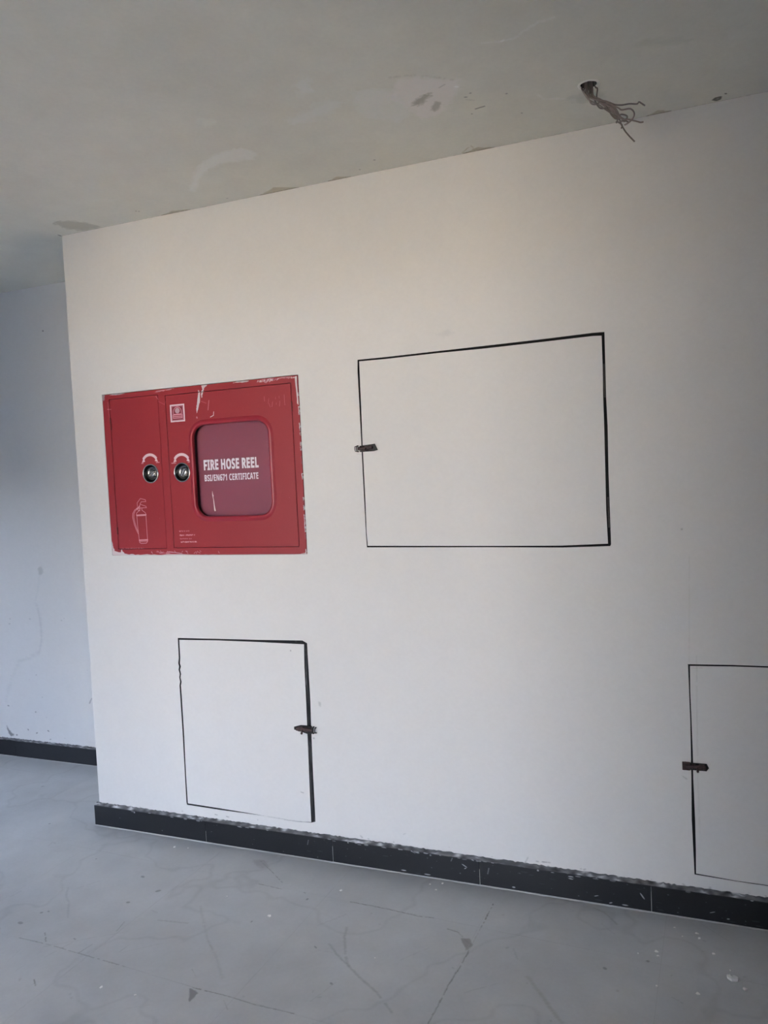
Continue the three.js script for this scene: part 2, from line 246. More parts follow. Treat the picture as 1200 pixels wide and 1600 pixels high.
// ---------------------------------------------------------------- walls
const wallBump = grainTexture(256, 1, 12, 60); wallBump.repeat.set(4, 4);
const paint = (x, y, z) => tint(WALLC, fbm(x * 1.1, y * 1.1, z, 3) * 3 + fbm(x * 12, y * 12, z + 2, 2) * 2 + rr(-1, 1));
const frontMap = surface(1024, 1024, -2.7, 0, 3.4, HC, (x, y) => paint(x, y, 31), (ctx, X, Y, S) => {
  const L = (p, w, c, u = 0.6) => stroke(ctx, X, Y, S, p, w, c, u);
  L([[-0.571, 0.118], [-0.516, 0.121]], 0.004, 'rgba(120,118,118,0.8)'); L([[-2.0, 0.126], [-1.985, 0.124]], 0.004, 'rgba(110,108,108,0.8)'); L([[-1.94, 0.123], [-1.925, 0.122]], 0.004, 'rgba(110,108,108,0.8)');
  L([[-1.56, 0.276], [-1.545, 0.274]], 0.004, 'rgba(120,118,118,0.7)'); dot(ctx, X, Y, S, [-1.572, 0.881], 0.003, 'rgba(120,118,118,0.7)'); dot(ctx, X, Y, S, [-0.024, 1.366], 0.004, 'rgba(140,138,134,0.8)');
  patch(ctx, X, Y, S, [[-0.88, 2.122], [-0.83, 2.135], [-0.8, 2.12], [-0.84, 2.11]], '208,205,202', 0.3, 0.01); patch(ctx, X, Y, S, [[-1.452, 0.672], [-1.442, 0.668], [-1.444, 0.65], [-1.452, 0.655]], '190,188,186', 0.6, 0.003); dot(ctx, X, Y, S, [-1.484, 0.514], 0.006, 'rgba(150,148,148,0.6)');
  L([[-0.002, 1.271], [-0.012, 0.905]], 0.003, 'rgba(208,206,200,0.7)'); L([[0.012, 0.93], [0.006, 0.6], [0.006, 0.3]], 0.004, 'rgba(196,194,188,0.5)'); L([[-0.005, 0.885], [0.03, 0.887]], 0.004, 'rgba(190,187,178,0.7)');
  L([[-1.74, 0.1492], [-1.64, 0.147]], 0.003, 'rgba(150,148,148,0.6)'); L([[-1.66, 0.1445], [-1.56, 0.146]], 0.003, 'rgba(120,118,120,0.6)'); L([[-1.103, 0.152], [-1.09, 0.157]], 0.003, 'rgba(150,148,146,0.7)'); L([[-0.61, 0.11], [-0.6, 0.13]], 0.003, 'rgba(130,128,126,0.7)');
  for (let k = 0; k < 46; k++) dot(ctx, X, Y, S, [rr(-2.6, 0.6), 0.1 + rr(0, 0.03) * rnd()], rr(0.002, 0.005), 'rgba(150,148,146,0.5)');
  L([[-1.226, 1.69], [-1.2, 1.684]], 0.003, 'rgba(160,158,154,0.6)'); L([[-0.045, 0.5], [-0.03, 0.49]], 0.004, 'rgba(150,148,142,0.6)');
});
const frontMat = std({ map: frontMap, roughness: 0.7, bumpMap: wallBump, bumpScale: 0.0003 });
const wallFront = struct('wall_front');
const CR = 0.006;                                                     // the plaster turns the corner in a small round
const faceShape = path([[WX + CR, -0.05], [XR + 0.1, -0.05], [XR + 0.1, HC], [WX + CR, HC]]);
for (const k of ['upper', 'left', 'right']) faceShape.holes.push(path(hatchOutlines[k].o, THREE.Path));
faceShape.holes.push(path(cabinetHole, THREE.Path));
const TH = 0.06;
mesh('wall_face', planarUV(new THREE.ExtrudeGeometry(faceShape, { depth: TH, bevelEnabled: false }).translate(0, 0, WZ - TH), 0, 1, -2.7, 0, 3.4, HC), frontMat, wallFront);
mesh('corner_bead', new THREE.CylinderGeometry(CR, CR, HC + 0.05, 10, 1, true, Math.PI * 1.5, Math.PI / 2).translate(WX + CR, (HC - 0.05) / 2, WZ - CR), plainWall, wallFront);
mesh('wall_return', plain(box(WX, WX + 0.02, -0.05, HC, WZ - TH, WZ - CR), box(WX, WX + 0.12, -0.05, HC, RZ - 0.2, WZ - TH), box(WX + 0.12, XR + 0.1, -0.05, HC, RZ - 0.2, RZ - 0.1)), plainWall, wallFront);

const recessMap = surface(512, 1024, XL, 0, 2.3, HC, (x, y) => paint(x, y, 47), (ctx, X, Y, S) => {
  const L = (p, w, c, u = 0.4) => stroke(ctx, X, Y, S, p, w, c, u);
  L([[-3.611, 0.959], [-3.596, 0.916], [-3.581, 0.873], [-3.576, 0.802], [-3.578, 0.73], [-3.606, 0.643]], 0.03, 'rgba(206,205,203,0.3)');
  L([[-3.606, 0.643], [-3.68, 0.611], [-3.758, 0.589], [-3.801, 0.539]], 0.045, 'rgba(208,207,205,0.3)'); L([[-3.801, 0.539], [-3.835, 0.479], [-3.872, 0.403], [-3.898, 0.327]], 0.035, 'rgba(210,209,207,0.28)');
  L([[-3.59, 0.9], [-3.578, 0.8], [-3.578, 0.72], [-3.606, 0.643]], 0.01, 'rgba(196,195,193,0.35)');
  L([[-3.555, 1.139], [-3.578, 1.039], [-3.603, 0.959]], 0.02, 'rgba(212,211,209,0.3)'); patch(ctx, X, Y, S, [[-3.57, 1.15], [-3.54, 1.16], [-3.53, 1.12], [-3.56, 1.11]], '190,188,184', 0.5, 0.008);
  for (const q of [[-3.881, 0.306], [-3.665, 0.282], [-3.734, 0.169], [-3.667, 0.154], [-3.576, 0.174], [-3.829, 0.129], [-3.564, 0.124]]) dot(ctx, X, Y, S, q, 0.007, 'rgba(120,118,118,0.7)');
  patch(ctx, X, Y, S, [[-3.91, 0.185], [-3.886, 0.149], [-3.85, 0.13], [-3.875, 0.113], [-3.895, 0.14]], '120,118,118', 0.8, 0.005); L([[-3.25, 0.36], [-3.23, 0.395]], 0.008, 'rgba(130,128,128,0.6)'); dot(ctx, X, Y, S, [-3.409, 2.515], 0.007, 'rgba(90,88,86,0.8)');
  for (let k = 0; k < 14; k++) dot(ctx, X, Y, S, [rr(-4, -3.2), rr(0.1, 0.9)], rr(0.003, 0.006), 'rgba(160,158,158,0.5)');
});
structMesh('wall_recess', planarUV(box(XL - 0.2, WX + 0.05, -0.05, HC, RZ - 0.1, RZ), 0, 1, XL, 0, 2.3, HC), std({ map: recessMap, roughness: 0.72, bumpMap: wallBump, bumpScale: 0.0003 }));
structMesh('wall_right', box(XR, XR + 0.2, -0.05, HC, RZ - 0.2, ZB + 0.2), plainWall);
// left wall: a window onto a narrow light well, which lets in sky from high up only
const WELL = { z0: -2.2, z1: -0.7, y0: 0.6, y1: 1.95 };
structMesh('wall_left', plain(box(XL - 0.2, XL, -0.05, HC, RZ, WELL.z0), box(XL - 0.2, XL, -0.05, HC, WELL.z1, ZB), box(XL - 0.2, XL, WELL.y1, HC, WELL.z0, WELL.z1), box(XL - 0.2, XL, -0.05, WELL.y0, WELL.z0, WELL.z1)), plainWall);
structMesh('light_well_wall', plain(box(XL - 2.4, XL - 2.2, -0.2, 2.3, RZ - 2, ZB), box(XL - 2.2, XL - 0.2, -0.3, -0.2, RZ - 2, ZB), box(XL - 2.2, XL - 0.2, -0.2, 2.3, ZB - 0.2, ZB), box(XL - 2.4, XL - 0.2, -0.2, 9, RZ - 2.2, RZ - 2)), std({ color: 0x2c2b29, roughness: 0.95 }));
// partition behind the camera, with the opening that lets the daylight of the next room through
const DOOR = { x0: -2.52, x1: -0.94, y1: 2.3, z0: 0.35, z1: 0.5 };
structMesh('wall_partition', plain(box(XL, DOOR.x0, -0.05, HC, DOOR.z0, DOOR.z1), box(DOOR.x1, XR, -0.05, HC, DOOR.z0, DOOR.z1), box(DOOR.x0, DOOR.x1, DOOR.y1, HC, DOOR.z0, DOOR.z1)), plainWall);
// outer wall with a wide glazed opening
const OPEN = { x0: -3.0, x1: -1.2, y0: 0.02, y1: 2.5 };
structMesh('wall_back', plain(box(XL - 0.2, OPEN.x0, -0.05, HC, ZB, ZB + 0.2), box(OPEN.x1, XR + 0.2, -0.05, HC, ZB, ZB + 0.2), box(OPEN.x0, OPEN.x1, OPEN.y1, HC, ZB, ZB + 0.2), box(OPEN.x0, OPEN.x1, -0.05, OPEN.y0, ZB, ZB + 0.2)), plainWall);
const alu = std({ color: 0x8b8d90, metalness: 0.6, roughness: 0.45 });
const win = struct('window_1');
for (const [a, b, c, d] of [[OPEN.x0, OPEN.x0 + 0.05, OPEN.y0, OPEN.y1], [OPEN.x1 - 0.05, OPEN.x1, OPEN.y0, OPEN.y1], [OPEN.x0 + 0.05, OPEN.x1 - 0.05, OPEN.y1 - 0.05, OPEN.y1]]) mesh('window_frame', box(a, b, c, d, ZB + 0.08, ZB + 0.14), alu, win);

// outside: a sunlit yard
structMesh('yard_ground', box(-60, 60, -0.5, -0.2, ZB + 0.2, 60), std({ color: 0xb0a28a, roughness: 0.95 }));

// ---------------------------------------------------------------- skirting: black tiles bedded in mortar
const skirtMap = surface(2048, 256, -4.2, 0, 4.6, 0.115, (x, y) => tint([19, 21, 26], fbm(x * 5, y * 12, 61, 3) * 8 + rr(-1.5, 1.5)), (ctx, X, Y, S) => {
  const sy = 256 / 0.115;
  const fleck = (x, y, a, b, c, t = 0) => { ctx.fillStyle = c; ctx.beginPath(); ctx.ellipse(X(x), Y(y), a * S, b * sy, t, 0, 7); ctx.fill(); };
  for (let k = 0; k < 110; k++) { const x = rr(-2.66, 0.4), right = (x + 2.66) / 3; if (rnd() < 0.25 + right * 0.75) fleck(x, rr(0.004, 0.1), rr(0.0012, 0.003), rr(0.001, 0.0028), `rgba(170,172,176,${rr(0.15, 0.6)})`); }
  for (let k = 0; k < 60; k++) { const x = rr(-2.66, 0.4); fleck(x, rr(0.092, 0.104), rr(0.003, 0.012), rr(0.001, 0.004), `rgba(186,186,188,${rr(0.4, 0.9)})`); }
  for (let k = 0; k < 22; k++) { const x = rr(-1.6, 0.3); fleck(x, rr(0.01, 0.09), rr(0.006, 0.016), rr(0.001, 0.003), `rgba(96,98,102,${rr(0.15, 0.4)})`, rr(-0.4, 0.4)); }
  // paint spots that stand out
  for (const [x, y, a, b] of [[-0.846, 0.07, 0.006, 0.008], [-0.843, 0.06, 0.004, 0.004], [-0.655, 0.014, 0.011, 0.004], [-0.815, 0.098, 0.006, 0.005], [-0.735, 0.099, 0.016, 0.004], [-1.12, 0.1, 0.004, 0.006], [-1.06, 0.096, 0.004, 0.008], [-0.44, 0.08, 0.014, 0.003], [-0.44, 0.088, 0.018, 0.003], [-0.3, 0.012, 0.007, 0.004], [-0.25, 0.012, 0.02, 0.003], [-0.19, 0.055, 0.004, 0.014], [-0.35, 0.03, 0.006, 0.004], [-1.0, 0.012, 0.025, 0.003], [-1.1, 0.014, 0.02, 0.003], [-2.43, 0.09, 0.005, 0.005], [0.04, 0.035, 0.005, 0.005], [0.09, 0.02, 0.007, 0.003]]) fleck(x, y, a * 0.5 + 0.0012, b * 0.8, 'rgba(200,201,205,0.8)', rr(-0.5, 0.5));
  for (const [x, y, h] of [[-1.53, 0.06, 0.022], [-0.755, 0.05, 0.025], [-0.9, 0.08, 0.014]]) { ctx.strokeStyle = 'rgba(160,162,166,0.6)'; ctx.lineWidth = 2; ctx.beginPath(); ctx.moveTo(X(x), Y(y)); ctx.lineTo(X(x + 0.006), Y(y + h)); ctx.stroke(); }
});
const skirtMat = std({ map: skirtMap, roughness: 0.42 });
const skirtPlain = std({ color: 0x14161a, roughness: 0.38 });
const mortarMat = std({ map: surface(1024, 64, -4.8, 0.08, 6.6, 0.05, (x, y) => { const n = fbm(x * 60, y * 90, 15, 2); return tint([104, 104, 105], n * 150 + (n > 0.2 ? 60 : 0)); }), roughness: 0.95 });
const groutMat = std({ color: 0xc9c8c4, roughness: 0.9 });
const SH = 0.098;
// a ragged bead of mortar on top of the tiles: an uneven strip of small steps between wall and tile edge
function bead(x0, x1, zBack, zFront, y, height, n) {
  const pos = [], idx = [];
  for (let i = 0; i <= n; i++) {
    const x = x0 + (x1 - x0) * i / n, up = height * (0.75 + 0.5 * rnd()), out = (zFront - zBack) * (0.86 + 0.16 * rnd());
    pos.push(x, y + up, zBack, x, y + up * 0.55, zBack + out * 0.55, x, y + 0.0005, zBack + out, x, y - 0.004, zBack + out, x, y - 0.004, zBack);
    if (i) for (let k = 0; k < 4; k++) { const a = (i - 1) * 5 + k, b = i * 5 + k; idx.push(a, a + 1, b, b, a + 1, b + 1); }
  }
  const g = new THREE.BufferGeometry(); g.setAttribute('position', new THREE.Float32BufferAttribute(pos, 3)); g.setIndex(idx); g.computeVertexNormals();
  g.setAttribute('uv', new THREE.Float32BufferAttribute(pos.flatMap((_, i) => (i % 3 ? [] : [(pos[i] + 4.8) / 6.6, (pos[i + 1] - 0.08 + (pos[i + 2] % 0.02)) / 0.05])), 2)); return g;
}
function skirting(name, joints, wallZ, faceZ, mat, filled = true) {
  const g = struct(name);
  for (let k = 0; k + 1 < joints.length; k++) mesh('skirting_tile', planarUV(rbox(joints[k] + 0.0007, joints[k + 1] - 0.0007, 0.003, SH + rr(-0.001, 0.001), wallZ, faceZ + rr(-0.0008, 0.0008), 0.0022), 0, 1, -4.2, 0, 4.6, 0.115), mat, g);
  mesh('mortar', bead(joints[0] + 0.003, joints.at(-1), wallZ - 0.001, faceZ - 0.001, SH, 0.009, Math.round((joints.at(-1) - joints[0]) / 0.009)), mortarMat, g);
  mesh('grout', plain(bead(joints[0], joints.at(-1), wallZ, faceZ + 0.0032, 0.001, 0.004, Math.round((joints.at(-1) - joints[0]) / 0.02)), ...joints.slice(1, filled ? -1 : 1).map((x) => box(x - 0.0007, x + 0.0007, 0.002, SH * rr(0.5, 0.8), wallZ, faceZ - 0.0012))), groutMat, g);
  return g;
}
skirting('baseboard_front', [-2.668, -2.04, -1.414, -0.787, -0.16, 0.466, 1.09, XR], WZ, WZ + 0.0185, skirtMat);
skirting('baseboard_recess', [XL, -4.45, -3.83, -3.21, WX], RZ, RZ + 0.0155, skirtMat, false);
const bbRight = struct('baseboard_right');
for (let z = -2.79; z < 0.2; z += 0.626) mesh('skirting_tile', rbox(XR - 0.02, XR, 0.003, SH, z + 0.001, Math.min(z + 0.625, 0.349), 0.002), skirtPlain, bbRight);

const bbLeft = struct('baseboard_left');
for (let z = RZ + 0.02; z < 0.2; z += 0.626) mesh('skirting_tile', rbox(XL, XL + 0.0155, 0.003, SH, z + 0.001, Math.min(z + 0.625, 0.349), 0.002), skirtPlain, bbLeft);

// ---------------------------------------------------------------- access hatches
const leafMat = std({ map: frontMap, roughness: 0.68, bumpMap: wallBump, bumpScale: 0.0003 });
const scrapeMap = surface(512, 512, -2.2, 0.1, 0.75, 0.85, (x, y) => { const right = x > -1.525, s = right ? Math.max(0, fbm(x * 130, y * 5, 3, 3)) * 220 + Math.max(0, fbm(x * 300, y * 22, 8, 2) - 0.16) * 300 : Math.max(0, fbm(x * 60, y * 60, 5, 2) - 0.22) * 200; return tint([24, 24, 26], Math.min(150, s)); });
const steelDark = std({ color: 0x0c0b0b, roughness: 0.85 });
const scraped = std({ map: scrapeMap, roughness: 0.85 });
const rust = std({ map: surface(256, 128, 0, 0, 0.1, 0.05, (x, y) => { const n = fbm(x * 110, y * 110, 12, 3); return [72 + n * 46, 56 + n * 36, 56 + n * 34]; }), roughness: 0.5, metalness: 0.35 });
const blackened = std({ color: 0x1d1a1a, roughness: 0.5, metalness: 0.3 });
const scale = (pts, d) => { const cx = pts.reduce((s, p) => s + p[0], 0) / pts.length, cy = pts.reduce((s, p) => s + p[1], 0) / pts.length, xs = pts.map((p) => p[0]), ys = pts.map((p) => p[1]), hw = (Math.max(...xs) - Math.min(...xs)) / 2, hh = (Math.max(...ys) - Math.min(...ys)) / 2; return pts.map(([x, y]) => [cx + (x - cx) * (1 - d / hw), cy + (y - cy) * (1 - d / hh)]); };
const ring = (outer, inner, depth, z) => { const s = path(outer); s.holes.push(path(inner, THREE.Path)); return new THREE.ExtrudeGeometry(s, { depth, bevelEnabled: false }).translate(0, 0, z); };
function makeHatch(label, key, frameMat, frameDepth) {
  const { o, i } = hatchOutlines[key];
  const cx = (Math.min(...o.map((p) => p[0])) + Math.max(...o.map((p) => p[0]))) / 2, y0 = Math.min(...o.map((p) => p[1]));
  const t = thing('access_hatch', label, 'hatch', [cx, y0, WZ]), L = (g) => g.translate(-cx, -y0, 0);
  const leaf = new THREE.ExtrudeGeometry(path(i), { depth: 0.009, bevelEnabled: false }).translate(0, 0, -0.0095);
  mesh('leaf', L(planarUV(leaf, 0, 1, -2.7, 0, 3.4, HC)), [leafMat, steelDark], t);
  mesh('frame', L(planarUV(mergeGeometries([ring(scale(o, 0.0001), scale(o, 0.0009), 0.03, -0.031), ring(scale(o, 0.0001), scale(i, 0.03), 0.03, -0.03 - frameDepth)]), 0, 1, -2.2, 0.1, 0.75, 0.85)), frameMat, t);
  t.userData.origin = undefined; delete t.userData.origin;
  return { t, cx, y0 };
}
// a small sliding bolt: x along the bolt from the wall side (-) to the leaf (+), y up, z out of the wall
function makeLatch(parent, cx, cy, dir, v, [ox, oy]) {
  const g = new THREE.Group(); g.name = 'latch'; g.position.set(cx - ox, cy - oy, 0.0008); g.scale.set(dir * (v === 1 ? 1.12 : 1), v === 1 ? 1.15 : 1, 1); parent.add(g);
  const tube = (pts, r) => new THREE.TubeGeometry(new THREE.CatmullRomCurve3(pts.map((p) => new THREE.Vector3(...p))), 18, r, 8, false);
  // back plate with turned-up ends, barrel strap, the bolt with its knob, the staple on the wall
  const outline = v === 0 ? [[-0.012, -0.012], [0.046, -0.013], [0.062, -0.010], [0.052, 0.014], [0.02, 0.0125], [-0.012, 0.011]] : v === 1 ? [[-0.014, -0.013], [0.006, -0.014], [0.05, -0.004], [0.058, -0.003], [0.058, 0.006], [0.042, 0.011], [0.03, 0.014], [-0.014, 0.014]] : [[-0.01, -0.012], [0.046, -0.012], [0.053, -0.001], [0.047, 0.012], [-0.01, 0.011]];
  mesh('back_plate', planarUV(new THREE.ExtrudeGeometry(path(outline), { depth: 0.003, bevelEnabled: true, bevelSize: 0.0008, bevelThickness: 0.0008, bevelSegments: 1 }), 0, 1, 0, 0, 0.1, 0.05), blackened, g);
  const strap = (x0, x1, r, y) => { const s = new THREE.Shape(); s.absarc(0, 0, r + 0.0018, 0, Math.PI); s.absarc(0, 0, r, Math.PI, 0, true); return new THREE.ExtrudeGeometry(s, { depth: x1 - x0, bevelEnabled: false, curveSegments: 12 }).rotateY(Math.PI / 2).rotateX(Math.PI / 2).translate(x0, y, 0.0035); };
  mesh('barrel', planarUV(mergeGeometries([strap(-0.002, 0.012, 0.0075, 0.001), strap(0.022, 0.04, 0.0075, 0.001)]), 0, 2, 0, 0, 0.1, 0.05), rust, g);
  mesh('bolt', planarUV(mergeGeometries([new THREE.CylinderGeometry(0.006, 0.006, v === 1 ? 0.066 : 0.062, 16).rotateZ(Math.PI / 2).translate(0.013, 0.001, 0.0085), tube([[0.018, 0.001, 0.012], [0.0175, -0.002, 0.019], [0.018, -0.008, 0.023]], 0.0032), new THREE.SphereGeometry(0.0045, 12, 8).translate(0.018, -0.0085, 0.0235)]), 0, 1, 0, 0, 0.1, 0.05), rust, g);
  const kx = v === 1 ? -0.027 : -0.024;
  mesh('keeper', planarUV(mergeGeometries([tube([[kx + 0.003, -0.0105, 0], [kx + 0.003, -0.009, 0.012], [kx + 0.003, 0.001, 0.017], [kx + 0.003, 0.011, 0.012], [kx + 0.003, 0.0125, 0]], 0.0024), tube([[kx - 0.006, -0.0095, 0], [kx - 0.006, -0.0075, 0.009], [kx - 0.006, 0.001, 0.013], [kx - 0.006, 0.0095, 0.009], [kx - 0.006, 0.011, 0]], 0.0016), ...(v === 2 ? [rbox(kx - 0.008, kx + 0.018, -0.0145, 0.0145, 0, 0.007, 0.002)] : [])].map((q) => q.index ? q.toNonIndexed() : q)), 0, 1, 0, 0, 0.1, 0.05), v === 1 ? blackened : rust, g);
  return g;
}
{
  const { t, cx, y0 } = makeHatch('large white flush access hatch with a black gap around it, right of the red cabinet', 'upper', steelDark, 0.008);
  makeLatch(t, -1.1965, 1.7085, 1, 0, [cx, y0]).rotation.z = 0.03;
  const hinge = std({ color: 0x4a4743, roughness: 0.5, metalness: 0.5 });
  for (const [y, len] of [[1.895, 0.118], [1.43, 0.11]]) mesh('hinge', mergeGeometries([0, 1, 2].map((k) => new THREE.CylinderGeometry(0.0036, 0.0036, len / 3 - 0.0015, 10).translate(-0.264 - cx, y - y0 + (k - 1) * len / 3, -0.0055))), hinge, t);
}
{
  const { t, cx, y0 } = makeHatch('small white access hatch under the red cabinet with a scraped dark right gap', 'left', scraped, 0.003);
  makeLatch(t, -1.507, 0.549, -1, 1, [cx, y0]);
}
{
  const { t, cx, y0 } = makeHatch('white access hatch cut off by the right edge, low above the skirting', 'right', steelDark, 0.006);
  makeLatch(t, -0.0125, 0.539, 1, 2, [cx, y0]);
  mesh('filler', bead(-0.006 - cx, 0.62 - cx, -0.006, -0.0015, 0.1455 - y0, 0.004, 60), std({ color: 0x6b6a68, roughness: 0.95 }), t);
}

// ---------------------------------------------------------------- red fire cabinet set flush into the wall
const RED = [158, 37, 46];
const font = await new FontLoader().loadAsync('fonts/droid/droid_sans_bold.typeface.json');
const cabMap = surface(1536, 1124, CX0, CY0, CX1 - CX0, CY1 - CY0, (x, y) => { const n = fbm(x * 3, y * 3, 71, 3) * 7 + rr(-2, 2); return [RED[0] + n, RED[1] + n * 0.6, RED[2] + n * 0.6]; }, (ctx, X, Y, S) => {
  const white = 'rgba(238,214,220,0.95)';
  const line = (p, w, c = white, close = false) => { ctx.strokeStyle = c; ctx.lineWidth = w * S; ctx.lineCap = 'round'; ctx.beginPath(); p.forEach(([x, y], k) => (k ? ctx.lineTo(X(x), Y(y)) : ctx.moveTo(X(x), Y(y)))); if (close) ctx.closePath(); ctx.stroke(); };
  const blob = (p, c, r = 0.0018) => { ctx.fillStyle = c; ctx.beginPath(); const d = []; p.forEach(([ax, ay], k) => { const [bx, by] = p[(k + 1) % p.length]; for (let i = 0; i < 6; i++) d.push([ax + (bx - ax) * i / 6 + rr(-r, r), ay + (by - ay) * i / 6 + rr(-r, r)]); }); d.forEach(([x, y], k) => (k ? ctx.lineTo(X(x), Y(y)) : ctx.moveTo(X(x), Y(y)))); ctx.closePath(); ctx.fill(); };
  // extinguisher outline on the narrow door
  const e = (u, v) => [-2.338 + u * 0.071, 1.552 - v * 0.212];
  const E = (p, w = 0.0032, close = false) => line(p.map(([u, v]) => e(u, v)), w * 0.8, 'rgba(226,160,170,0.95)', close);
  E([[0.28, 0.2], [0.27, 0.12], [0.55, 0.03], [0.93, 0.06], [0.96, 0.1], [0.6, 0.1], [0.5, 0.15], [0.95, 0.2], [0.98, 0.23], [0.45, 0.23], [0.5, 0.14]]);
  E([[0.42, 0.19], [0.36, 0.24]], 0.006); E([[0.22, 0.245], [0.36, 0.22]], 0.009);
  E([[0.28, 0.24], [0.32, 0.28], [0.42, 0.285], [0.48, 0.24]], 0.004); E([[0.62, 0.235], [0.62, 0.28]], 0.004); E([[0.44, 0.24], [0.44, 0.29]], 0.004);
  E([[0.4, 0.29], [0.2, 0.33], [0.16, 0.375], [0.92, 0.37], [0.85, 0.33], [0.62, 0.28]]); E([[0.17, 0.385], [0.92, 0.38]], 0.005); E([[0.18, 0.4], [0.91, 0.395]], 0.003);
  E([[0.19, 0.4], [0.2, 0.6], [0.23, 0.75], [0.26, 0.92], [0.28, 0.97], [0.4, 0.99], [0.8, 0.985], [0.91, 0.95], [0.91, 0.92], [0.9, 0.4]]); E([[0.27, 0.92], [0.91, 0.915]], 0.008); E([[0.3, 0.95], [0.88, 0.945]], 0.003);
  E([[0.2, 0.245], [0.04, 0.27], [-0.12, 0.34], [-0.16, 0.42], [-0.06, 0.58], [0.08, 0.7], [0.2, 0.78]], 0.003); E([[0.24, 0.26], [0.1, 0.285], [-0.02, 0.35], [-0.05, 0.43], [0.02, 0.56], [0.14, 0.68], [0.22, 0.74]], 0.003);
  ctx.globalAlpha = 0.35; E([[0.2, 0.252], [0.06, 0.28], [-0.07, 0.345], [-0.11, 0.42], [-0.02, 0.57], [0.11, 0.69], [0.2, 0.75]], 0.006); ctx.globalAlpha = 1;
  // turn arrows over the locks, with a tiny word at either end
  for (const [x, y, a, b] of [[-2.2335, 1.6965, 0.6, 1], [-2.064, 1.689, 1.3, 1]]) {
    ctx.strokeStyle = white; ctx.lineWidth = 0.0125 * S; ctx.lineCap = 'butt'; ctx.beginPath(); ctx.arc(X(x), Y(y), 0.043 * S, Math.PI * 1.19, Math.PI * 1.81); ctx.stroke();
    for (const d of [-1, 1]) { ctx.fillStyle = white; ctx.beginPath(); [[0.044, 0.009], [0.026, 0.014], [0.035, 0.031]].forEach(([u, v], k) => (k ? ctx.lineTo(X(x + d * u), Y(y + v)) : ctx.moveTo(X(x + d * u), Y(y + v)))); ctx.fill(); blob([[x + d * 0.042 - 0.01 * (d < 0 ? a : b), y + 0.009], [x + d * 0.042 + 0.01 * (d < 0 ? a : b), y + 0.009], [x + d * 0.042 + 0.01 * (d < 0 ? a : b), y + 0.0045], [x + d * 0.042 - 0.01 * (d < 0 ? a : b), y + 0.0045]], 'rgba(226,170,178,0.8)', 0.0004); }
  }
  // square sign of a domed alarm
  const [ix, iy, iw, ih] = [-2.109, 1.9515, 0.0765, 0.0765], I = (u, v) => [ix + u * iw, iy - v * ih];
  blob([I(0, 0), I(1, 0), I(1, 1), I(0, 1)], 'rgba(240,224,230,0.97)', 0.0003); blob([I(0.09, 0.075), I(0.92, 0.075), I(0.92, 0.925), I(0.09, 0.925)], 'rgba(186,112,128,1)', 0.0003); blob([I(0.15, 0.13), I(0.85, 0.13), I(0.85, 0.87), I(0.15, 0.87)], 'rgba(128,30,46,1)', 0.0003);
  const ip = 'rgba(226,150,164,1)'; ctx.strokeStyle = ip; ctx.lineWidth = 0.0032 * S; ctx.beginPath(); ctx.arc(X(I(0.5, 0.42)[0]), Y(I(0.5, 0.42)[1]), 0.27 * iw * S, Math.PI, 0); ctx.lineTo(X(I(0.77, 0.56)[0]), Y(I(0.77, 0.56)[1])); ctx.lineTo(X(I(0.23, 0.56)[0]), Y(I(0.23, 0.56)[1])); ctx.closePath(); ctx.stroke();
  ctx.fillStyle = 'rgba(198,164,174,1)'; ctx.beginPath(); ctx.arc(X(I(0.5, 0.36)[0]), Y(I(0.5, 0.36)[1]), 0.165 * iw * S, 0, 7); ctx.fill();
  for (const v of [0.6, 0.69, 0.78]) line([I(0.2, v), I(0.8, v)], 0.0042, ip); line([I(0.19, 0.6), I(0.19, 0.78)], 0.003, ip); line([I(0.81, 0.6), I(0.81, 0.78)], 0.003, ip);
  // four lines of small print, too small to read, and a worn line under the narrow door
  const print = (x0, x1, y, h, c) => { let x = x0; while (x < x1) { const w = rr(0.0022, 0.0042); if (rnd() < 0.9) { ctx.fillStyle = c; ctx.globalAlpha = rr(0.55, 1); ctx.fillRect(X(x), Y(y + h * rr(0.7, 1)), w * 0.72 * S, h * rr(0.7, 1) * S); } x += w; } ctx.globalAlpha = 1; };
  print(-2.099, -2.047, 1.392, 0.006, 'rgba(226,158,170,1)'); print(-2.098, -2.071, 1.3735, 0.007, 'rgba(238,190,198,1)'); print(-2.067, -2.018, 1.3735, 0.007, 'rgba(238,190,198,1)'); print(-2.097, -2.036, 1.358, 0.006, 'rgba(220,150,162,0.9)'); print(-2.094, -2.009, 1.3435, 0.007, 'rgba(244,206,210,1)');
  print(-2.437, -2.296, 1.3175, 0.006, 'rgba(226,150,160,0.9)');
  // ghost of torn-off figures, upper corner of the wide door
  for (const [x, y, l, k, w] of [[-1.632, 1.949, 0.018, 0, 0.003], [-1.611, 1.94, 0.02, -0.004, 0.002], [-1.612, 1.92, 0.016, 0.006, 0.002], [-1.594, 1.925, 0.02, -0.004, 0.0028], [-1.579, 1.943, 0.008, 0, 0.002], [-1.577, 1.92, 0.008, 0, 0.002], [-1.562, 1.946, 0.009, 0, 0.002], [-1.56, 1.925, 0.02, -0.002, 0.0028], [-1.538, 1.95, 0.034, 0, 0.0024], [-1.537, 1.912, 0.004, 0, 0.003]]) line([[x, y], [x + k, y - l]], w, 'rgba(214,120,126,0.6)');
  // white wall paint smeared over the frame edge
  const P = 'rgba(222,214,216,0.95)', Pp = 'rgba(206,160,168,0.8)';
  blob([[-2.4757, 2.0257], [-2.462, 2.025], [-2.463, 2.004], [-2.469, 1.997], [-2.4757, 2.005]], 'rgba(176,174,176,0.9)');
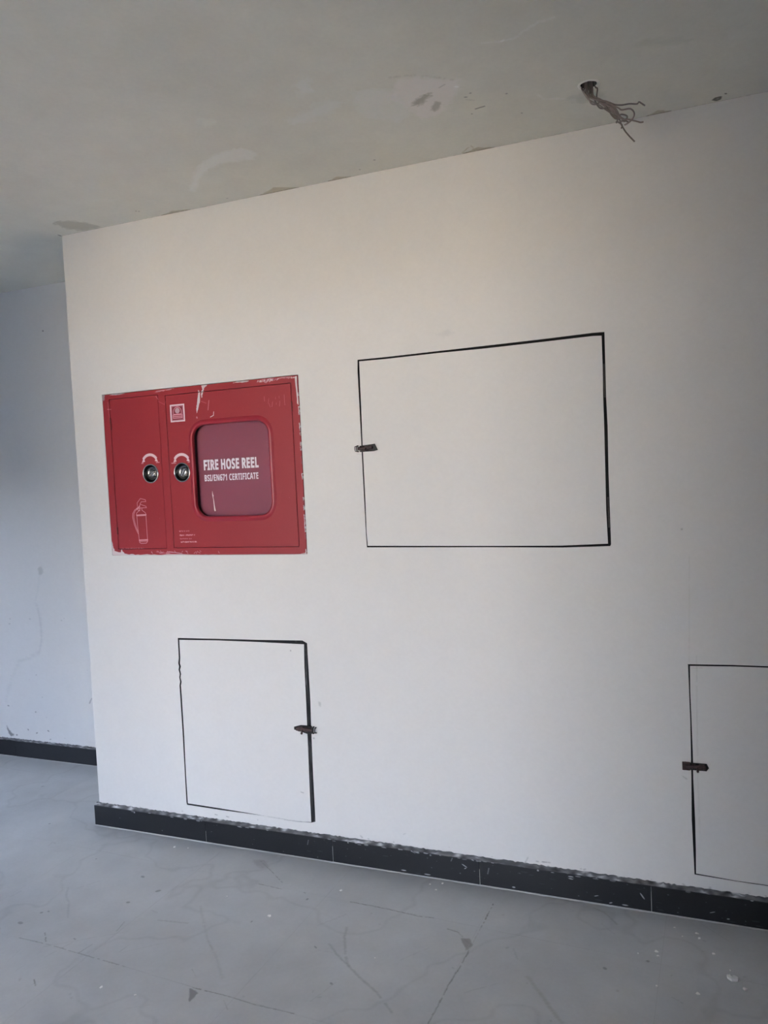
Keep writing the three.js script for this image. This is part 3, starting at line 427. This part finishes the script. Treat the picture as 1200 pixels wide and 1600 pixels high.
  blob([[-2.435, 2.02], [-2.38, 2.018], [-2.34, 2.0235], [-2.42, 2.024]], P, 0.001); blob([[-2.19, 2.012], [-2.14, 2.014], [-2.1, 2.018], [-2.07, 2.023], [-2.17, 2.0205]], Pp, 0.0025);
  blob([[-1.94, 2.024], [-1.905, 2.0235], [-1.925, 2.01], [-1.932, 1.99], [-1.94, 1.97], [-1.944, 1.985], [-1.934, 2.01]], P, 0.002); blob([[-1.955, 2.005], [-1.947, 1.995], [-1.952, 1.95], [-1.966, 1.915], [-1.972, 1.9], [-1.97, 1.93], [-1.962, 1.97]], P, 0.0016);
  blob([[-1.975, 1.888], [-1.97, 1.893], [-1.967, 1.885], [-1.972, 1.881]], Pp, 0.001); line([[-1.905, 1.955], [-1.912, 1.915]], 0.004, 'rgba(214,140,148,0.7)'); line([[-1.945, 1.955], [-1.92, 1.945]], 0.003, 'rgba(206,110,120,0.6)'); line([[-1.884, 1.905], [-1.886, 1.89], [-1.902, 1.884]], 0.0035, P);
  blob([[-1.78, 2.018], [-1.71, 2.016], [-1.7, 2.0215], [-1.76, 2.0235]], P, 0.0015); blob([[-1.66, 2.01], [-1.62, 2.006], [-1.58, 2.01], [-1.5, 2.018], [-1.49, 2.022], [-1.6, 2.02], [-1.645, 2.021]], Pp, 0.004);
  for (let k = 0; k < 16; k++) { const x = rr(-1.67, -1.48); blob([[x, 2.008 + rr(0, 0.006)], [x + rr(0.006, 0.02), 2.012 + rr(0, 0.008)], [x + 0.004, 2.019]], k % 3 ? P : 'rgba(150,60,78,0.8)', 0.0015); }
  blob([[-1.4835, 2.02], [-1.475, 2.02], [-1.473, 1.9], [-1.479, 1.91]], P, 0.0014); for (let k = 0; k < 26; k++) { const y = rr(1.32, 1.96), h = rr(0.006, 0.03); blob([[-1.476, y], [-1.4715, y], [-1.4715, y - h], [-1.4745, y - h]], k % 4 ? P : 'rgba(150,80,92,0.9)', 0.0012); }
  blob([[-1.4755, 1.31], [-1.4715, 1.312], [-1.4715, 1.289], [-1.52, 1.2895], [-1.49, 1.293], [-1.477, 1.295]], P, 0.0014);
  blob([[-2.4757, 1.36], [-2.47, 1.34], [-2.462, 1.31], [-2.45, 1.305], [-2.43, 1.302], [-2.42, 1.318], [-2.415, 1.305], [-2.395, 1.294], [-2.32, 1.2915], [-2.2, 1.292], [-2.0, 1.2905], [-1.9, 1.2895], [-2.4757, 1.2894]], P, 0.002);
  blob([[-2.24, 1.306], [-2.19, 1.302], [-2.15, 1.304], [-2.13, 1.297], [-2.2, 1.295]], 'rgba(196,110,124,0.7)', 0.003); line([[-2.16, 1.304], [-2.09, 1.2955]], 0.004, Pp); for (let k = 0; k < 18; k++) { const x = rr(-2.26, -1.98); line([[x, rr(1.294, 1.308)], [x + rr(0.004, 0.012), rr(1.293, 1.306)]], 0.0025, Pp); } line([[-1.9, 1.303], [-1.896, 1.296]], 0.003, Pp);
  line([[-2.447, 1.99], [-2.445, 1.94], [-2.44, 1.9], [-2.438, 1.855]], 0.0028, 'rgba(212,130,138,0.6)'); line([[-2.452, 1.958], [-2.432, 1.956]], 0.003, 'rgba(226,150,156,0.8)'); line([[-2.18, 1.995], [-2.168, 1.98]], 0.004, 'rgba(206,130,138,0.7)'); line([[-2.168, 1.972], [-2.135, 1.955], [-2.13, 1.97]], 0.003, 'rgba(206,100,110,0.6)');
  for (let k = 0; k < 26; k++) blob([[0, 0], [0.003, 0.001], [0.002, -0.002]].map(([u, v], _, a) => [u, v]).map(([u, v]) => [u + (k * 0.618 % 1) * 0.98 + CX0 + 0.01, v + CY0 + 0.02 + (k * 0.414 % 1) * 0.69]), 'rgba(214,130,138,0.55)', 0.0008);
});
const red = std({ map: cabMap, roughness: 0.46 });
const redPlain = std({ color: new THREE.Color().setRGB(...RED.map((v) => v / 255), THREE.SRGBColorSpace), roughness: 0.5 });
const cab = thing('fire_hose_cabinet', 'red steel fire hose cabinet with two doors, flush in the white wall', 'cabinet', [(CX0 + CX1) / 2, CY0, WZ]);
const cox = (CX0 + CX1) / 2, CL = (g) => g.translate(-cox, -CY0, 0), cUV = (g) => planarUV(g, 0, 1, CX0, CY0, CX1 - CX0, CY1 - CY0);
const roundRect = (x0, x1, y0, y1, r, T = THREE.Shape) => { const s = new T(); s.moveTo(x0 + r, y0); s.lineTo(x1 - r, y0); s.absarc(x1 - r, y0 + r, r, -Math.PI / 2, 0); s.lineTo(x1, y1 - r); s.absarc(x1 - r, y1 - r, r, 0, Math.PI / 2); s.lineTo(x0 + r, y1); s.absarc(x0 + r, y1 - r, r, Math.PI / 2, Math.PI); s.lineTo(x0, y0 + r); s.absarc(x0 + r, y0 + r, r, Math.PI, Math.PI * 1.5); return s; };
const DL = [-2.4400, -2.1690, 1.3165, 2.0020], DR = [-2.1310, -1.5035, 1.3195, 1.9955];      // openings of the two doors in the face frame
{
  const s = path([[CX0, CY0], [CX1, CY0], [CX1, CY1], [CX0, CY1]]);
  for (const d of [DL, DR]) s.holes.push(roundRect(...d, 0.004, THREE.Path));
  mesh('frame', CL(cUV(new THREE.ExtrudeGeometry(s, { depth: 0.018, bevelEnabled: true, bevelSize: 0.001, bevelThickness: 0.001, bevelSegments: 2, bevelOffset: -0.001 }).translate(0, 0, -0.018))), red, cab);
  const D = 0.2;                                                      // the box behind, open to the front
  mesh('body', CL(plain(box(CX0 + 0.004, CX1 - 0.004, CY0 + 0.004, CY1 - 0.004, -D - 0.002, -D), box(CX0 + 0.004, CX0 + 0.006, CY0 + 0.004, CY1 - 0.004, -D, -0.019), box(CX1 - 0.006, CX1 - 0.004, CY0 + 0.004, CY1 - 0.004, -D, -0.019), box(CX0 + 0.006, CX1 - 0.006, CY0 + 0.004, CY0 + 0.006, -D, -0.019), box(CX0 + 0.006, CX1 - 0.006, CY1 - 0.006, CY1 - 0.004, -D, -0.019), box(-2.151, -2.149, CY0 + 0.006, CY1 - 0.006, -D, -0.019))), redPlain, cab);
}
const chrome = std({ color: 0xb9b6b2, metalness: 1, roughness: 0.18 });
const chromeDark = std({ color: 0x6f6d6c, metalness: 1, roughness: 0.22 });
function cupLock(door, x, y, turn) {
  const at = (g) => CL(g.translate(x, y, 0.0005));
  const lathe = (p) => new THREE.LatheGeometry(p.map(([r, z]) => new THREE.Vector2(r, z)), 48).rotateX(Math.PI / 2);
  mesh('lock_ring', at(lathe([[0.0435, 0], [0.0435, 0.002], [0.042, 0.0042], [0.0395, 0.0046], [0.0378, 0.0036], [0.037, 0.0]])), chrome, door);
  mesh('lock_cup', at(lathe([[0.037, 0.0005], [0.0352, -0.004], [0.033, -0.011], [0.029, -0.016], [0.02, -0.0185], [0.0001, -0.019]])), chromeDark, door);
  const grip = new RoundedBoxGeometry(0.04, 0.011, 0.018, 3, 0.005).rotateZ(turn).translate(0, 0, -0.009);
  mesh('lock_knob', at(plain(grip, lathe([[0.0001, -0.006], [0.013, -0.007], [0.0155, -0.01], [0.0165, -0.0185]]))), chrome, door);
}
const lockHole = (x, y) => { const p = new THREE.Path(); p.absarc(x, y, 0.0395, 0, Math.PI * 2); return p; };
function hinges(door, x, ys) { for (const [y, l] of ys) mesh('hinge', CL(new THREE.CylinderGeometry(0.0042, 0.0042, l, 12).translate(x, y, -0.0015)), std({ color: 0x6d1519, roughness: 0.5 }), door); }
{
  const [a, b, c, d] = DL;
  const ls = roundRect(a + 0.0022, b - 0.0016, c + 0.0018, d - 0.0016, 0.003); ls.holes.push(lockHole(-2.2324, 1.6553));
  const door = mesh('door', CL(cUV(new THREE.ExtrudeGeometry(ls, { depth: 0.012, bevelEnabled: true, bevelSize: 0.0008, bevelThickness: 0.0012, bevelSegments: 2, bevelOffset: -0.0008 }).translate(0, 0, -0.0132))), red, cab);
  cupLock(door, -2.2324, 1.6553, 0.5); hinges(door, a + 0.001, [[1.891, 0.055], [1.4015, 0.034]]);
}
const WIN = [-2.0005, -1.6195, 1.4535, 1.8560], WR = 0.06;             // window of the wide door
{
  const [a, b, c, d] = DR;
  const s = roundRect(a + 0.0016, b - 0.0026, c + 0.0018, d - 0.0016, 0.003); s.holes.push(roundRect(...WIN, WR, THREE.Path), lockHole(-2.0632, 1.6534));
  const door = mesh('door', CL(cUV(new THREE.ExtrudeGeometry(s, { depth: 0.012, bevelEnabled: true, bevelSize: 0.0008, bevelThickness: 0.0012, bevelSegments: 2, bevelOffset: -0.0008, curveSegments: 16 }).translate(0, 0, -0.0132))), red, cab);
  cupLock(door, -2.0632, 1.6534, 1.0); hinges(door, b - 0.0008, [[1.9, 0.04]]);
  // rolled rim round the window: rings of a rounded rectangle, stepping inwards
  const prof = [[-0.02, 0], [-0.0165, 0.0016], [-0.012, 0.0042], [-0.007, 0.0062], [-0.002, 0.0062], [0.0015, 0.0035], [0.003, -0.002], [0.003, -0.009]], N = 96, pos = [], idx = [];
  const [wx0, wx1, wy0, wy1] = WIN, PZ = -0.0315;
  prof.forEach(([inset, z]) => { const r = WR - inset, p = roundRect(wx0 + inset, wx1 - inset, wy0 + inset, wy1 - inset, r); const q = p.getSpacedPoints(N); for (let k = 0; k < N; k++) pos.push(q[k].x, q[k].y, z); });
  for (let i = 0; i + 1 < prof.length; i++) for (let k = 0; k < N; k++) { const A = i * N + k, B = i * N + (k + 1) % N, C = A + N, D = B + N; idx.push(A, B, C, B, D, C); }
  const g = new THREE.BufferGeometry(); g.setAttribute('position', new THREE.Float32BufferAttribute(pos, 3)); g.setIndex(idx); g.computeVertexNormals();
  mesh('window_rim', CL(planarUV(g, 0, 1, 0, 0, 1, 1)), std({ color: 0xa42838, roughness: 0.38 }), door);
  const inner = (k, z) => { const q = roundRect(wx0 - 0.004, wx1 + 0.004, wy0 - 0.004, wy1 + 0.004, WR + 0.004); return new THREE.ExtrudeGeometry((q.holes.push(roundRect(wx0 - 0.001, wx1 + 0.001, wy0 - 0.001, wy1 + 0.001, WR + 0.001, THREE.Path)), q), { depth: k, bevelEnabled: false, curveSegments: 16 }).translate(0, 0, z); };
  mesh('window_seal', CL(inner(0.022, -0.0355)), std({ color: 0x2b2226, roughness: 0.7 }), door);   // deep dark seal that holds the pane at its back
  mesh('window_pane', CL(new THREE.ExtrudeGeometry(roundRect(wx0 - 0.002, wx1 + 0.002, wy0 - 0.002, wy1 + 0.002, WR + 0.002), { depth: 0.002, bevelEnabled: false, curveSegments: 16 }).translate(0, 0, PZ - 0.002)), new THREE.MeshPhysicalMaterial({ color: new THREE.Color(0.72, 0.27, 0.37), roughness: 0.25, transmission: 0.7, thickness: 0, ior: 1.45 }), door);
  const vinyl = std({ color: 0xe9e4ec, roughness: 0.5 });
  const word = (text, x0, x1, y, h) => { const t = new TextGeometry(text, { font, size: 1, depth: 0.2, curveSegments: 5, bevelEnabled: true, bevelSize: text.length > 15 ? 0.012 : 0.028, bevelThickness: 0.01, bevelSegments: 1 }); t.computeBoundingBox(); const q = t.boundingBox, H = q.max.y - q.min.y; t.translate(-q.min.x, -q.min.y, 0).scale((x1 - x0) / (q.max.x - q.min.x), h / H, 0.002).translate(x0, y, PZ + 0.0001); mesh('lettering', CL(t), vinyl, door); };
  word('FIRE HOSE REEL', -1.9715, -1.6955, 1.6566, 0.0465); word('BSI/EN671 CERTIFICATE', -1.971, -1.6995, 1.6086, 0.0285);
  const drip = new THREE.ExtrudeGeometry(path([[-1.9155, 1.566], [-1.913, 1.55], [-1.9105, 1.545], [-1.9125, 1.538], [-1.909, 1.52], [-1.9075, 1.5], [-1.9035, 1.478], [-1.908, 1.476], [-1.911, 1.481], [-1.912, 1.505], [-1.9135, 1.53], [-1.916, 1.543], [-1.917, 1.548]]), { depth: 0.0006, bevelEnabled: false }).translate(-0.0195, 0, PZ + 0.0001);
  mesh('paint_drip', CL(drip), std({ color: 0xe6dfdd, roughness: 0.7 }), door).userData = { label: 'white paint drip on the window' };
}
// ---------------------------------------------------------------- hose reel behind the window
{
  const t = thing('hose_reel', 'red hose reel disc seen dimly through the cabinet window', 'hose reel', [-1.808, 1.657, WZ - 0.046]);
  const lathe = (p, n = 64) => new THREE.LatheGeometry(p.map(([r, z]) => new THREE.Vector2(r, z)), n).rotateX(Math.PI / 2);
  const disc = [[0.0001, 0.0012], [0.06, 0.0012], [0.07, -0.001], [0.205, -0.001], [0.213, 0.002], [0.2185, 0.001], [0.2185, -0.003], [0.205, -0.0035], [0.0001, -0.0035]];
  mesh('flange', lathe(disc), redPlain, t); mesh('flange', lathe(disc).translate(0, 0, -0.11), redPlain, t);
  mesh('drum', lathe([[0.07, -0.004], [0.07, -0.108]]), redPlain, t);
  const coil = []; for (let k = 0; k < 5; k++) for (let a = 0; a <= 8; a++) { const q = Math.PI * (a / 8); coil.push([0.17 + 0.011 * Math.sin(q), -0.006 - (k + (1 - Math.cos(q)) / 2) * 0.0202]); }
  mesh('hose', lathe(coil), std({ color: 0x171717, roughness: 0.7 }), t);
}

// ---------------------------------------------------------------- wires out of the ceiling box
{
  const b = thing('junction_box', 'small round junction box sunk in the ceiling above the wires', 'junction box', [HX, HC, HZ]);
  const lathe = (p) => new THREE.LatheGeometry(p.map(([r, z]) => new THREE.Vector2(r, z)), 40);
  mesh('cup', lathe([[0.0262, 0.0], [0.0255, 0.002], [0.0225, 0.05], [0.0001, 0.052]]), std({ color: 0x45423d, roughness: 0.8, side: THREE.DoubleSide }), b);
  const rim = lathe([[0.0245, 0.001], [0.0262, -0.0012], [0.029, -0.0022], [0.0325, -0.0008], [0.0345, 0.0006]]), p = rim.attributes.position;
  for (let i = 0; i < p.count; i++) { const a = Math.atan2(p.getZ(i), p.getX(i)), k = 1 + 0.07 * noise.noise(Math.cos(a) * 3, Math.sin(a) * 3, 2); p.setX(i, p.getX(i) * k); p.setZ(i, p.getZ(i) * k); } rim.computeVertexNormals();
  mesh('plaster_rim', rim, std({ color: 0xf4f1e8, roughness: 0.9 }), b);
  mesh('conduit_end', new THREE.CylinderGeometry(0.008, 0.008, 0.03, 16, 1, true).translate(0.004, 0.03, 0.005), std({ color: 0x2a2825, roughness: 0.8, side: THREE.DoubleSide }), b);
}
const wirePaths = [
  [[-0.277, 2.776, -2.5], [-0.273, 2.761, -2.507], [-0.263, 2.741, -2.511], [-0.251, 2.726, -2.519], [-0.23, 2.712, -2.519], [-0.212, 2.697, -2.524], [-0.198, 2.688, -2.534], [-0.18, 2.672, -2.541], [-0.168, 2.659, -2.534], [-0.162, 2.645, -2.547], [-0.152, 2.626, -2.553], [-0.141, 2.607, -2.544], [-0.125, 2.588, -2.55]],
  [[-0.27, 2.771, -2.5], [-0.267, 2.75, -2.503], [-0.254, 2.731, -2.515], [-0.247, 2.716, -2.519], [-0.236, 2.714, -2.526], [-0.22, 2.713, -2.518], [-0.207, 2.7, -2.519], [-0.19, 2.688, -2.528], [-0.172, 2.67, -2.531], [-0.155, 2.657, -2.536]],
  [[-0.23, 2.767, -2.5], [-0.227, 2.752, -2.51], [-0.229, 2.724, -2.512], [-0.211, 2.713, -2.517], [-0.196, 2.71, -2.522], [-0.18, 2.702, -2.527], [-0.159, 2.692, -2.518], [-0.136, 2.692, -2.521], [-0.112, 2.686, -2.518], [-0.108, 2.689, -2.514], [-0.101, 2.685, -2.518], [-0.091, 2.676, -2.518]],
  [[-0.24, 2.762, -2.5], [-0.239, 2.735, -2.513], [-0.221, 2.721, -2.512], [-0.203, 2.711, -2.52], [-0.181, 2.695, -2.518], [-0.167, 2.686, -2.521], [-0.16, 2.684, -2.532], [-0.134, 2.681, -2.531], [-0.125, 2.672, -2.533], [-0.123, 2.658, -2.528], [-0.131, 2.651, -2.539], [-0.145, 2.643, -2.541], [-0.153, 2.643, -2.547]],
  [[-0.25, 2.759, -2.502], [-0.25, 2.737, -2.512], [-0.226, 2.719, -2.519], [-0.208, 2.702, -2.525], [-0.195, 2.685, -2.528], [-0.19, 2.676, -2.532], [-0.179, 2.662, -2.532], [-0.172, 2.659, -2.536], [-0.178, 2.65, -2.537], [-0.173, 2.652, -2.537], [-0.165, 2.646, -2.537], [-0.16, 2.641, -2.543], [-0.163, 2.637, -2.552]],
  [[-0.26, 2.768, -2.5], [-0.251, 2.732, -2.509], [-0.225, 2.719, -2.511], [-0.199, 2.709, -2.514], [-0.185, 2.699, -2.521], [-0.174, 2.684, -2.525], [-0.168, 2.672, -2.537], [-0.165, 2.653, -2.536], [-0.148, 2.654, -2.538], [-0.144, 2.663, -2.538], [-0.155, 2.671, -2.538], [-0.166, 2.668, -2.529], [-0.17, 2.657, -2.533]],
  [[-0.255, 2.764, -2.501], [-0.239, 2.73, -2.52], [-0.231, 2.71, -2.518], [-0.222, 2.7, -2.527], [-0.207, 2.698, -2.53], [-0.191, 2.697, -2.527], [-0.202, 2.701, -2.519], [-0.2, 2.692, -2.522], [-0.187, 2.685, -2.535], [-0.172, 2.666, -2.534]],
  [[-0.265, 2.764, -2.501], [-0.261, 2.745, -2.516], [-0.244, 2.729, -2.512], [-0.222, 2.717, -2.521], [-0.203, 2.702, -2.518], [-0.185, 2.688, -2.521], [-0.172, 2.673, -2.533], [-0.159, 2.656, -2.532], [-0.143, 2.655, -2.54], [-0.132, 2.652, -2.544], [-0.117, 2.643, -2.539], [-0.106, 2.641, -2.547], [-0.098, 2.64, -2.545]],
  [[-0.245, 2.763, -2.5], [-0.244, 2.733, -2.515], [-0.229, 2.723, -2.514], [-0.204, 2.711, -2.524], [-0.189, 2.7, -2.529], [-0.171, 2.672, -2.528], [-0.161, 2.663, -2.539], [-0.154, 2.649, -2.535], [-0.148, 2.649, -2.535], [-0.141, 2.647, -2.543]],
];
{
  const t = thing('wire_bundle', 'tangled bundle of dusty grey electrical wires hanging from the ceiling', 'wires', [HX, HC, HZ]);
  const tones = [0x857b74, 0x91857d, 0x766d67, 0x988a83].map((c) => std({ color: c, roughness: 0.7 }));
  wirePaths.forEach((w, k) => {
    const inside = [HX + (w[0][0] - HX) * 0.55, HC + 0.045, HZ - 0.004 + (k % 3 - 1) * 0.005];
    const pts = [inside, ...w.map(([x, y, z], i) => (i ? [x, y, z] : [HX + (x - HX) * 0.8, Math.max(y, HC - 0.002), HZ - 0.015 - 0.002 * (k % 3)]))].map((p) => new THREE.Vector3(p[0] - HX, p[1] - HC, p[2] - HZ));
    mesh('wire', new THREE.TubeGeometry(new THREE.CatmullRomCurve3(pts, false, 'centripetal'), 90, 0.0023, 7, false), tones[k % 4], t);
  });
}

// ---------------------------------------------------------------- flakes of plaster and paint on the floor
const chipMat = std({ color: 0xf3f1ec, roughness: 0.9 });
const flake = (s, flat) => { const p = []; for (let k = 0; k < 14; k++) { const a = rr(0, 6.28), r = s * rr(0.35, 1); p.push(new THREE.Vector3(Math.cos(a) * r, rr(0, 1) * s * flat, Math.sin(a) * r * 0.8)); } const g = new ConvexGeometry(p); g.computeBoundingBox(); g.translate(0, -g.boundingBox.min.y, 0); return planarUV(g, 0, 2, -1, -1, 2, 2); };
{
  const t = thing('plaster_chip', 'largest white plaster chip on the grey floor, in two broken halves', 'plaster chip', [0.088, 0, -2.5]); t.scale.set(0.78, 1.3, 0.78);
  const half = (p) => new THREE.ExtrudeGeometry(path(p), { depth: 0.004, bevelEnabled: true, bevelSize: 0.001, bevelThickness: 0.001, bevelSegments: 1 }).rotateX(-Math.PI / 2).translate(0, 0.001, 0);
  mesh('half', half([[-0.018, -0.004], [-0.004, -0.016], [0.003, -0.004], [-0.006, 0.004], [-0.008, 0.013], [-0.02, 0.008]]), chipMat, t); mesh('half', half([[-0.002, -0.015], [0.016, -0.01], [0.02, 0.004], [0.008, 0.013], [-0.003, 0.012], [0.006, -0.001]]), chipMat, t);
}
const chipShapes = [flake(0.0058, 0.5), flake(0.0045, 0.7), flake(0.0072, 0.35)];
const chipSpots = {                                                   // told apart by where they lie, from left to right in each cluster
  'white flakes at the right end of the skirting': [[-0.083, -2.727], [-0.058, -2.681], [-0.011, -2.714], [-0.004, -2.687]],
  'white flakes just left of the largest plaster chip': [[-0.192, -2.545], [-0.137, -2.573], [-0.131, -2.55], [-0.129, -2.394], [-0.013, -2.398]],
  'white flakes lying close around the largest plaster chip': [[0.037, -2.613], [0.083, -2.54], [0.12, -2.461]],
  'white flakes on the floor near the middle skirting tiles': [[-1.291, -2.61], [-0.975, -2.75], [-0.94, -2.721], [-0.929, -2.772]],
  'white flakes on the open floor below the small hatch': [[-1.7, -2.443], [-1.474, -2.377]],
  'white flakes at the foot of the leftmost skirting tile': [[-2.152, -2.722], [-2.087, -2.732]],
  'white flakes on the floor nearest the camera': [[-1.794, -1.864], [-1.661, -1.866], [-1.006, -2.263]],
};
const ORDER = { 2: ['left', 'right'], 3: ['leftmost', 'middle', 'rightmost'], 4: ['leftmost', 'second from left', 'third from left', 'rightmost'], 5: ['leftmost', 'second from left', 'middle', 'fourth from left', 'rightmost'] };
let nth = 0;
for (const [group, spots] of Object.entries(chipSpots)) spots.forEach(([x, z], k) => {
  const m = mesh('plaster_flake', chipShapes[nth++ % 3], chipMat); m.position.set(x, 0, z); m.rotation.y = rr(0, 6); m.scale.setScalar(rr(0.9, 1.4));
  m.userData = { label: `${ORDER[spots.length][k]} of the ${group}`, category: 'paint flake', group };
});
renderer.render(scene, camera);
